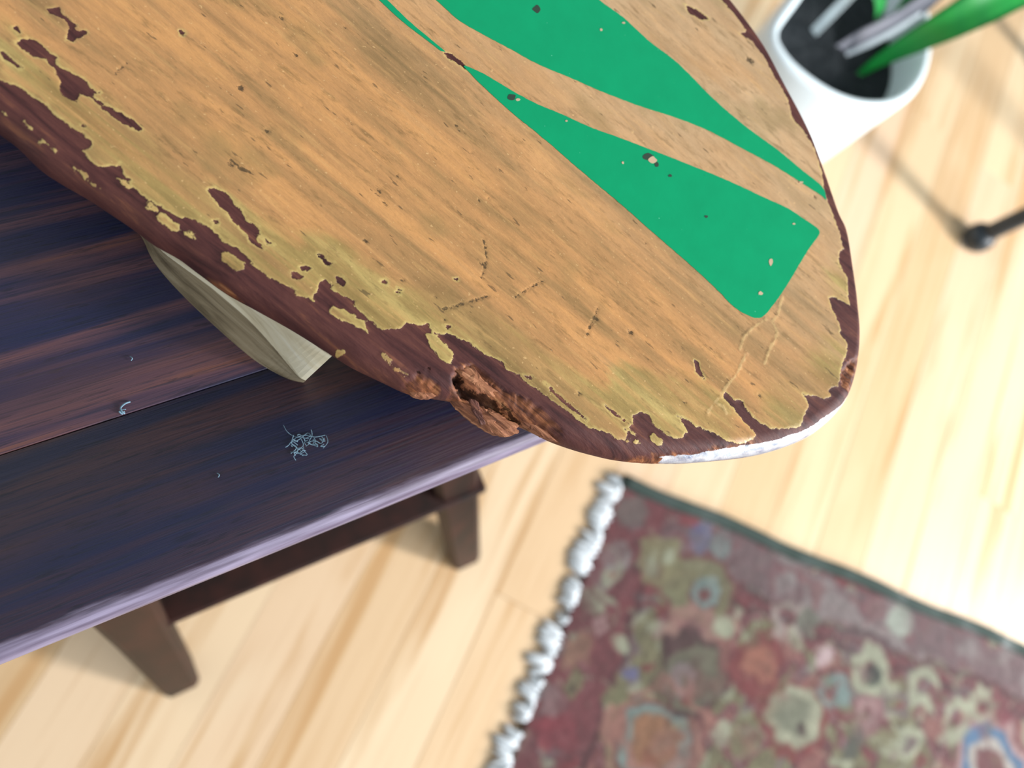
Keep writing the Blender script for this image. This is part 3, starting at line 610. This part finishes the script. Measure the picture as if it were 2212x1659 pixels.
cm = plain('chipped_wood', (196, 168, 138), 0.8); ck = plain('chip_dark', (40, 60, 46), 0.8)  # second material: dark green film for some of the chips
def chip(x, y, rx, ry, mat, seed, z=0.0002):
    r = np.random.RandomState(seed); pts = [(x+rx*math.cos(t)*r.uniform(0.7, 1.2), y+ry*math.sin(t)*r.uniform(0.7, 1.2)) for t in np.linspace(0, 2*math.pi, 9)[:-1]]
    film('paint_chip', pts, zt+0.00005, zt+z, mat, ski, 0.02, 0.4)
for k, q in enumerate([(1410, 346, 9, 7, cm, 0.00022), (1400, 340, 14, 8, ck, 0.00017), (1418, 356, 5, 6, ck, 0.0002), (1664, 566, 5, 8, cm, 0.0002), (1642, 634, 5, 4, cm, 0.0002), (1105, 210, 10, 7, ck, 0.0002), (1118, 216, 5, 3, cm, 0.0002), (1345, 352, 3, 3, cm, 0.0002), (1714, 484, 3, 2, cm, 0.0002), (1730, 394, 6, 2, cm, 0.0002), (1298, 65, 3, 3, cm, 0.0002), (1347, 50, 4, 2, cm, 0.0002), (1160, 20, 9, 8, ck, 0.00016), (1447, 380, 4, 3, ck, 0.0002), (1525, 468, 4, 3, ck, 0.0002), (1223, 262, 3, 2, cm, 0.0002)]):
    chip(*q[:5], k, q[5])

# splinters torn from the edge
sm = NT('torn_wood'); a = sm.noise((34, 420, 300), 4, 0.7, 0.5)
sm.set(Base_Color=sm.ramp(a, [(0.28, (62, 32, 22)), (0.45, (122, 72, 46)), (0.6, (166, 110, 76)), (0.75, (204, 156, 120))]), Roughness=0.8, Normal=sm.bump(a, 0.8, 0.001))
sd = NT('torn_wood_film'); a = sd.noise((34, 420, 300), 4, 0.7, 0.5)
sd.set(Base_Color=sd.ramp(a, [(0.3, (66, 34, 30)), (0.55, (104, 60, 48)), (0.75, (150, 98, 70))]), Roughness=0.7, Normal=sd.bump(a, 0.8, 0.001))
def splinter(px, ztop, thick, tilt, mat, seed):
    r = np.random.RandomState(seed); P_ = catmull(uvs(px, ztop+Z_TABLE), 0.8, True); P_ += (r.rand(*P_.shape)-0.5)*0.35
    cu = P_.mean(0); n = len(P_); d = P_-cu
    def z(p): return ztop+((p[0]-cu[0])*tilt[0]+(p[1]-cu[1])*tilt[1])*0.001+0.0013*(float(fbm(np.array([p[0]*0.12]), np.array([p[1]*1.5+seed*7]), 3)[0])-0.5)
    v = [(p[0]*0.001, p[1]*0.001, z(p)-0.0005) for p in P_]
    ins = cu+d*0.72; v += [(p[0]*0.001, p[1]*0.001, z(p)+0.0002) for p in ins]
    ins2 = cu+d*0.35; v += [(p[0]*0.001, p[1]*0.001, z(p)+0.0003) for p in ins2]
    v += [((cu[0]+q[0]*0.9)*0.001, (cu[1]+q[1]*0.9)*0.001, z(cu+q)-thick) for q in d]
    f = []
    for a_, b_ in ((0, 1), (1, 2)): f += [(a_*n+i, a_*n+(i+1) % n, b_*n+(i+1) % n, b_*n+i) for i in range(n)]
    f += [tuple(2*n+i for i in range(n)), tuple(3*n+i for i in range(n))[::-1]]
    f += [(3*n+i, 3*n+(i+1) % n, (i+1) % n, i) for i in range(n)]
    o = pyd('splinter', v, f, mat, ski); o['label'] = 'torn raw wood splinter'; return o
splinter(c4((850, 790), (950, 815), (1060, 870), (1160, 905), (1250, 965), (1330, 1010), (1315, 1030), (1335, 1055), (1240, 1080), (1110, 1030), (980, 935), (880, 850)), zt-0.0058, 0.004, (-0.02, 0.25), sm.m, 1)
splinter(c4((930, 590), (1010, 600), (1060, 660), (1130, 730), (1200, 790), (1150, 805), (1060, 770), (990, 720), (900, 640)), zt-0.0010, 0.003, (-0.02, 0.22), sm.m, 2)
splinter(c4((540, 690), (650, 655), (720, 700), (800, 745), (760, 810), (680, 815), (590, 775)), zt-0.0045, 0.004, (0.0, 0.3), sm.m, 3)
splinter(c4((360, 560), (480, 560), (600, 600), (690, 635), (600, 655), (540, 670), (450, 640), (380, 600)), zt-0.0028, 0.003, (-0.03, 0.25), sd.m, 4)
splinter(c4((770, 780), (810, 720), (870, 640), (890, 650), (845, 740), (800, 790)), zt-0.0032, 0.003, (0.02, 0.35), plain('pale_fibre', (206, 176, 158), 0.8), 5)
splinter(c4((980, 800), (1040, 830), (1080, 930), (1110, 1000), (1060, 980), (1000, 890)), zt-0.0052, 0.002, (-0.02, 0.25), sd.m, 6)
splinter(c4((1240, 880), (1400, 960), (1520, 1040), (1600, 1120), (1520, 1090), (1380, 1010)), zt-0.0040, 0.003, (-0.02, 0.25), sm.m, 7)

# pale wooden fin under the ski
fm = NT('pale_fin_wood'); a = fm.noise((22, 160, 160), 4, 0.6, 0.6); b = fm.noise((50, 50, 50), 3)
cw = fm.ramp(a, [(0.3, (92, 78, 56)), (0.5, (150, 134, 106)), (0.7, (178, 162, 134))])  # lower face: weathered wood with its shade painted in
c = fm.ramp(a, [(0.3, (206, 190, 156)), (0.5, (232, 220, 190)), (0.7, (244, 236, 214))])  # upper face: cleaner wood, painted brighter for the light on it
fm.set(Base_Color=fm.mix(fm.ss(fm.math('ADD', fm.attr('clean_lit'), fm.math('MULTIPLY', fm.math('SUBTRACT', b, 0.5), 0.3)), 0.4, 0.6), cw, c), Roughness=0.55, Normal=fm.bump(a, 0.2, 0.0006))
Oc = [(270, 462), (306, 512), (330, 562), (370, 612), (425, 668), (490, 728), (550, 778), (600, 808), (632, 822), (656, 826)]
Rc = [(300, 475), (345, 535), (400, 575), (455, 612), (505, 652), (552, 695), (596, 745), (628, 788), (648, 815), (660, 822)]
Tc = [(330, 470), (380, 520), (440, 555), (500, 590), (550, 625), (596, 662), (634, 700), (668, 735), (694, 756), (716, 770)]
zO, zR, zT = 0.0, 0.016, zt-T_SKI+0.0004
n = 40
cO, cR, cT = (catmull(np.column_stack([uvs(q, z+Z_TABLE)]), 0.5) for q, z in ((Oc, zO), (Rc, zR), (Tc, zT)))
rsm = lambda c_: np.stack([np.interp(np.linspace(0, len(c_)-1, n), range(len(c_)), c_[:, k]) for k in (0, 1)], 1)
cO, cR, cT = rsm(cO), rsm(cR), rsm(cT)
rows = []
for i in range(n):
    o_, r_, t_ = cO[i], cR[i], cT[i]
    mid1 = (o_+r_)/2; back = np.array([0, 34.0])
    rows.append([(*o_, zO), (*(o_*0.6+r_*0.4), zO+(zR-zO)*0.4), (*(o_*0.25+r_*0.75), zO+(zR-zO)*0.78), (*r_, zR), (*(r_*0.5+t_*0.5), (zR+zT)/2), (*t_, zT), (*(t_+back*0.8), zT), (*(o_+back*1.1), zO)])
v = [(p[0]*0.001, p[1]*0.001, p[2]) for r in rows for p in r]; K = 8
f = [(i*K+k, i*K+(k+1) % K, (i+1)*K+(k+1) % K, (i+1)*K+k) for i in range(n-1) for k in range(K)]
f += [tuple(range(K))[::-1], tuple((n-1)*K+k for k in range(K))]
fin = pyd('fin', v, f, fm.m, ski); put_attr(fin, 'clean_lit', [1.0 if k in (3, 4, 5) else 0.0 for _ in range(n) for k in range(8)]); fin['label'] = 'pale bare wooden fin under the ski'
bpy.context.view_layer.update()

# ================================================================== PLANTER
pz = 0.20
hole = [(1688, 67), (1700, 105), (1729, 138), (1774, 172), (1819, 196), (1868, 209), (1918, 208), (1955, 190), (1980, 160), (1994, 120), (1998, 70), (1990, 10), (1960, -60), (1900, -105), (1830, -105), (1775, -55), (1733, 0)]
hp = catmull(np.array([at(x, y, pz)[:2] for x, y in hole]), 0.003, True)
for _ in range(2): hp = (np.roll(hp, 1, 0)+2*hp+np.roll(hp, -1, 0))/4
pc0 = hp.mean(0)
pot = tag(empty('planter', (pc0[0], pc0[1], 0)), 'white glossy planter on the pale floor holding a strap leaved plant', 'planter')
hp = hp-pc0; n = len(hp)
tgp = np.roll(hp, -1, 0)-np.roll(hp, 1, 0); tgp /= np.linalg.norm(tgp, axis=1)[:, None]
no = np.stack([tgp[:, 1], -tgp[:, 0]], 1)
if (no*hp).sum() < 0: no = -no
prof = [(0.0, 0.0, 0.02, 0.90), (0.0, 0.0, 0.155, 1.0), (0.0005, 0, 0.194, 1.0), (0.002, 0, 0.1985, 1.0), (0.005, 0, 0.2, 1.0), (0.0085, 0, 0.1985, 1.0), (0.0105, 0, 0.194, 1.0), (0.0105, 0, 0.15, 1.0), (0.0102, 0, 0.05, 0.985), (0.0095, 0, 0.004, 0.975), (0.006, 0, 0.0, 0.97)]
v, f = [], []
for off, _, z, s_ in prof: v += [((p[0]+q[0]*off)*s_, (p[1]+q[1]*off)*s_, z) for p, q in zip(hp, no)]
for k in range(len(prof)-1): f += [(k*n+i, k*n+(i+1) % n, (k+1)*n+(i+1) % n, (k+1)*n+i) for i in range(n)]
f += [tuple(range(n)), tuple((len(prof)-1)*n+i for i in range(n))[::-1]]
wm = NT('white_glaze'); wn = wm.noise((20, 20, 20), 2)
wm.set(Base_Color=wm.mix(wn, lin((222, 236, 242)), lin((236, 246, 250))), Roughness=0.22)
pyd('pot', v, f, wm.m, pot, True)
so = NT('potting_soil'); sn = so.noise((160, 160, 160), 4); so.set(Base_Color=so.ramp(sn, [(0.3, (8, 16, 22)), (0.7, (30, 36, 40))]), Roughness=0.95, Normal=so.bump(sn, 0.8, 0.004))
rgs = [1.0, 0.7, 0.35]; v = []
for k, s_ in enumerate(rgs): v += [(p[0]*s_, p[1]*s_, 0.160+0.002*math.sin(i*0.13+k*2)+0.003*k) for i, p in enumerate(hp)]
v.append((0, 0, 0.168)); f = []
for k in range(2): f += [(k*n+i, k*n+(i+1) % n, (k+1)*n+(i+1) % n, (k+1)*n+i) for i in range(n)]
f += [(2*n+i, 2*n+(i+1) % n, 3*n) for i in range(n)]
pyd('soil', v, f, so.m, pot)
plant = tag(empty('strap_leaf_plant', (*at(1870, 120, 0.163)[:2], 0.163)), 'green strap leaved plant growing out of the white planter', 'plant')
def leaf(pts, wid, mat, name, fold=0.12, thick=0.0007, lbl=None):
    P3 = catmull(np.array([at(*p) for p in pts]), 0.006); n = len(P3); ts = np.linspace(0, 1, n)
    wd_ = np.interp(ts, np.linspace(0, 1, len(wid)), wid); tg_ = np.gradient(P3, axis=0); tg_ /= np.linalg.norm(tg_, axis=1)[:, None]
    v = []; K = 7
    for sgn in (1, -1):
        for i in range(n):
            up_ = np.array([0.35, -0.55, 0.75]); side = np.cross(tg_[i], up_); side /= np.linalg.norm(side); nn = np.cross(side, tg_[i])
            for k in range(K):
                a = (k/(K-1)-0.5); v.append(P3[i]+side*a*wd_[i]+nn*(abs(a)*2*fold*wd_[i]+sgn*thick*(1-abs(a)*1.6)))
    q = n*K; f = []
    for i in range(n-1):
        for k in range(K-1):
            a = i*K+k; f.append((a, a+1, a+K+1, a+K)); f.append((q+a, q+a+K, q+a+K+1, q+a+1))
        for a, b in ((i*K, (i+1)*K), (i*K+K-1, (i+1)*K+K-1)): f.append((a, b, q+b, q+a))
    f.append(tuple(list(range(K))+[q+k for k in range(K-1, -1, -1)])); e0 = (n-1)*K; f.append(tuple([e0+k for k in range(K)]+[q+e0+k for k in range(K-1, -1, -1)]))
    o = pyd(name, local(plant, v), f, mat, plant, True)
    if lbl: o['label'] = lbl
    return o
lm = NT('green_leaf'); ln = lm.noise((40, 260, 40), 3)
lm.set(Base_Color=lm.mix(ln, lin((4, 118, 52)), lin((34, 150, 56))), Roughness=0.38)
lm.b.inputs['Subsurface Weight'].default_value = 0.0
leaf([(1856, 160, 0.166), (1900, 130, 0.190), (1975, 88, 0.225), (2070, 38, 0.26), (2180, -25, 0.285), (2320, -105, 0.29), (2440, -150, 0.27)], [0.006, 0.022, 0.034, 0.042, 0.044, 0.034, 0.004], lm.m, 'leaf', lbl='broad arching green leaf')
leaf([(1890, 60, 0.162), (1900, 10, 0.20), (1890, -70, 0.26), (1850, -190, 0.30), (1790, -320, 0.30)], [0.006, 0.016, 0.022, 0.018, 0.003], lm.m, 'leaf')
leaf([(1900, 90, 0.162), (1960, 0, 0.20), (2060, -120, 0.26), (2200, -260, 0.29), (2330, -380, 0.27)], [0.006, 0.016, 0.024, 0.020, 0.003], lm.m, 'leaf')
sheath = plain('dry_sheath', (112, 112, 124), 0.6)
leaf([(1800, 112, 0.164), (1850, 88, 0.174), (1920, 55, 0.185), (1990, 10, 0.205), (2060, -40, 0.225)], [0.008, 0.016, 0.018, 0.017, 0.006], sheath, 'dry_leaf', lbl='greyish dry leaf')
leaf([(1828, 118, 0.167), (1868, 100, 0.178), (1930, 68, 0.196), (1990, 28, 0.214)], [0.003, 0.0055, 0.0055, 0.003], plain('pale_sheath', (198, 206, 214), 0.5), 'dry_leaf', lbl='pale dried leaf edge')
stake = tag(empty('plant_stake', (*at(1745, 82, 0.155)[:2], 0.155)), 'white plastic stake pushed into the soil of the white planter', 'plant stake')
a_, b_ = at(1748, 80, 0.158), at(1900, -75, 0.252)
dv = (b_-a_)/np.linalg.norm(b_-a_); sd_ = np.cross(dv, [0, 0, 1.0]); sd_ /= np.linalg.norm(sd_); nn = np.cross(sd_, dv)
v = []
for p, w_ in ((a_, 0.003), (a_+dv*0.008, 0.0042), (b_-dv*0.004, 0.0042), (b_, 0.003)):
    for x_, y_ in ((-1, -1), (1, -1), (1, 1), (-1, 1)): v.append(p+sd_*w_*x_+nn*0.0008*y_)
f = [(k*4+i, k*4+(i+1) % 4, k*4+4+(i+1) % 4, k*4+4+i) for k in range(3) for i in range(4)]+[(3, 2, 1, 0), (12, 13, 14, 15)]
pyd('stake_blade', local(stake, v), f, plain('white_plastic', (226, 236, 244), 0.35), stake)

# ================================================================== BLACK METAL STAND
bmx = NT('black_metal'); bn = bmx.noise((60, 60, 60), 3); bmx.set(Base_Color=bmx.mix(bn, lin((18, 26, 32)), lin((34, 44, 52))), Roughness=0.42)
f0 = at(2096, 522, 0.0); f1 = at(2262, 168, 0.0)
cx, cy = (f0+f1)[:2]/2+np.array([0.10, 0.115])
stand = tag(empty('metal_stand', (cx, cy, 0)), 'black metal stand with thin round legs and rounded feet beside the white planter', 'stand')
ctr = np.array([cx, cy]); TOPZ = 0.46
feet = [f0[:2], f1[:2], 2*ctr-f0[:2], 2*ctr-f1[:2]]
pad_m = plain('pale_felt', (150, 168, 192), 0.8)
for p in feet:
    d = (ctr-p)/np.linalg.norm(ctr-p)
    pts = [np.append(p, 0.012), np.append(p+d*0.002, 0.03), np.append(p+d*0.03, 0.22), np.append(p+d*0.05, TOPZ)]
    v, f = tube(local(stand, catmull(np.array(pts), 0.02)), 0.0105, 10); lg = pyd('leg', v, f, bmx.m, stand, True)
    zz = [0.0018, 0.004, 0.012, 0.021, 0.027, 0.029]; rr = [0.012, 0.0165, 0.0185, 0.0168, 0.0120, 0.006]
    v, f = tube([np.append(local(stand, [[*p, 0]])[0][:2], z) for z in zz], rr, 16); pyd('foot_cap', v, f, bmx.m, lg, True)
    v, f = tube([np.append(local(stand, [[*p, 0]])[0][:2], z) for z in (0.0, 0.0019)], [0.0125, 0.0125], 16); pyd('felt_pad', v, f, pad_m, lg)
rad = np.linalg.norm(feet[0]-ctr)-0.05
th = np.linspace(0, 2*math.pi, 49)
v, f = tube([(rad*math.cos(t), rad*math.sin(t), TOPZ) for t in th], 0.006, 8, False); pyd('ring', v, f, bmx.m, stand, True)

# ================================================================== LINT ON THE BENCH
dm = plain('grey_lint', (116, 146, 164), 0.9)
def lint(name, px, py, label, strands, seed, spread, rad_=0.00008):
    r = random.Random(seed); c0 = at(px, py, Z_TABLE); root = tag(empty(name, (*c0[:2], Z_TABLE)), label, 'lint', 'lint on the bench')
    for k, pts in enumerate(strands):
        q = local(root, [at(x, y, Z_TABLE+0.0003+0.0006*abs(math.sin(i*1.7+k))) for i, (x, y) in enumerate(pts)])
        v, f = tube(catmull(q, 0.0004), rad_*r.uniform(0.7, 1.5), 5); pyd('fibre', v, f, dm, root, True)
    return root
r = random.Random(5)
strands = [[(612, 918), (620, 932), (634, 942), (652, 945), (668, 948)], [(634, 940), (630, 958), (640, 968), (628, 980)], [(640, 945), (660, 940), (680, 944), (702, 940)], [(704, 940), (708, 955), (698, 968)], [(650, 948), (655, 962), (642, 975), (655, 984)], [(672, 928), (674, 940), (668, 952)], [(662, 956), (680, 952), (694, 958), (700, 946)]]
for k in range(14):
    x, y = r.uniform(632, 662), r.uniform(942, 976); p = [(x, y)]
    for j in range(3): x += r.uniform(-12, 12); y += r.uniform(-9, 9); p.append((x, y))
    strands.append(p)
for k in range(9):
    x, y = r.uniform(664, 700), r.uniform(940, 960); p = [(x, y)]
    for j in range(3): x += r.uniform(-11, 11); y += r.uniform(-7, 7); p.append((x, y))
    strands.append(p)
lint('lint_tuft', 655, 958, 'tangled blue grey tuft of lint on the dark bench front board', strands, 1, 20)
lint('lint_curl', 264, 888, 'short pale curl of lint beside the bench board joint', [[(281, 868), (270, 872), (261, 881), (264, 890), (270, 893)], [(268, 888), (264, 894), (257, 888)], [(272, 884), (262, 886), (264, 892)]], 2, 8, 0.00019)
lint('lint_speck', 284, 774, 'tiny pale lint speck on the streaked bench boards near the fin', [[(281, 770), (286, 774), (283, 779)]], 3, 8, 0.00018)
lint('lint_crumb', 472, 1026, 'tiny pale lint crumb on the front board between tuft and pale edge', [[(469, 1022), (474, 1026), (471, 1031)]], 4, 8, 0.00018)
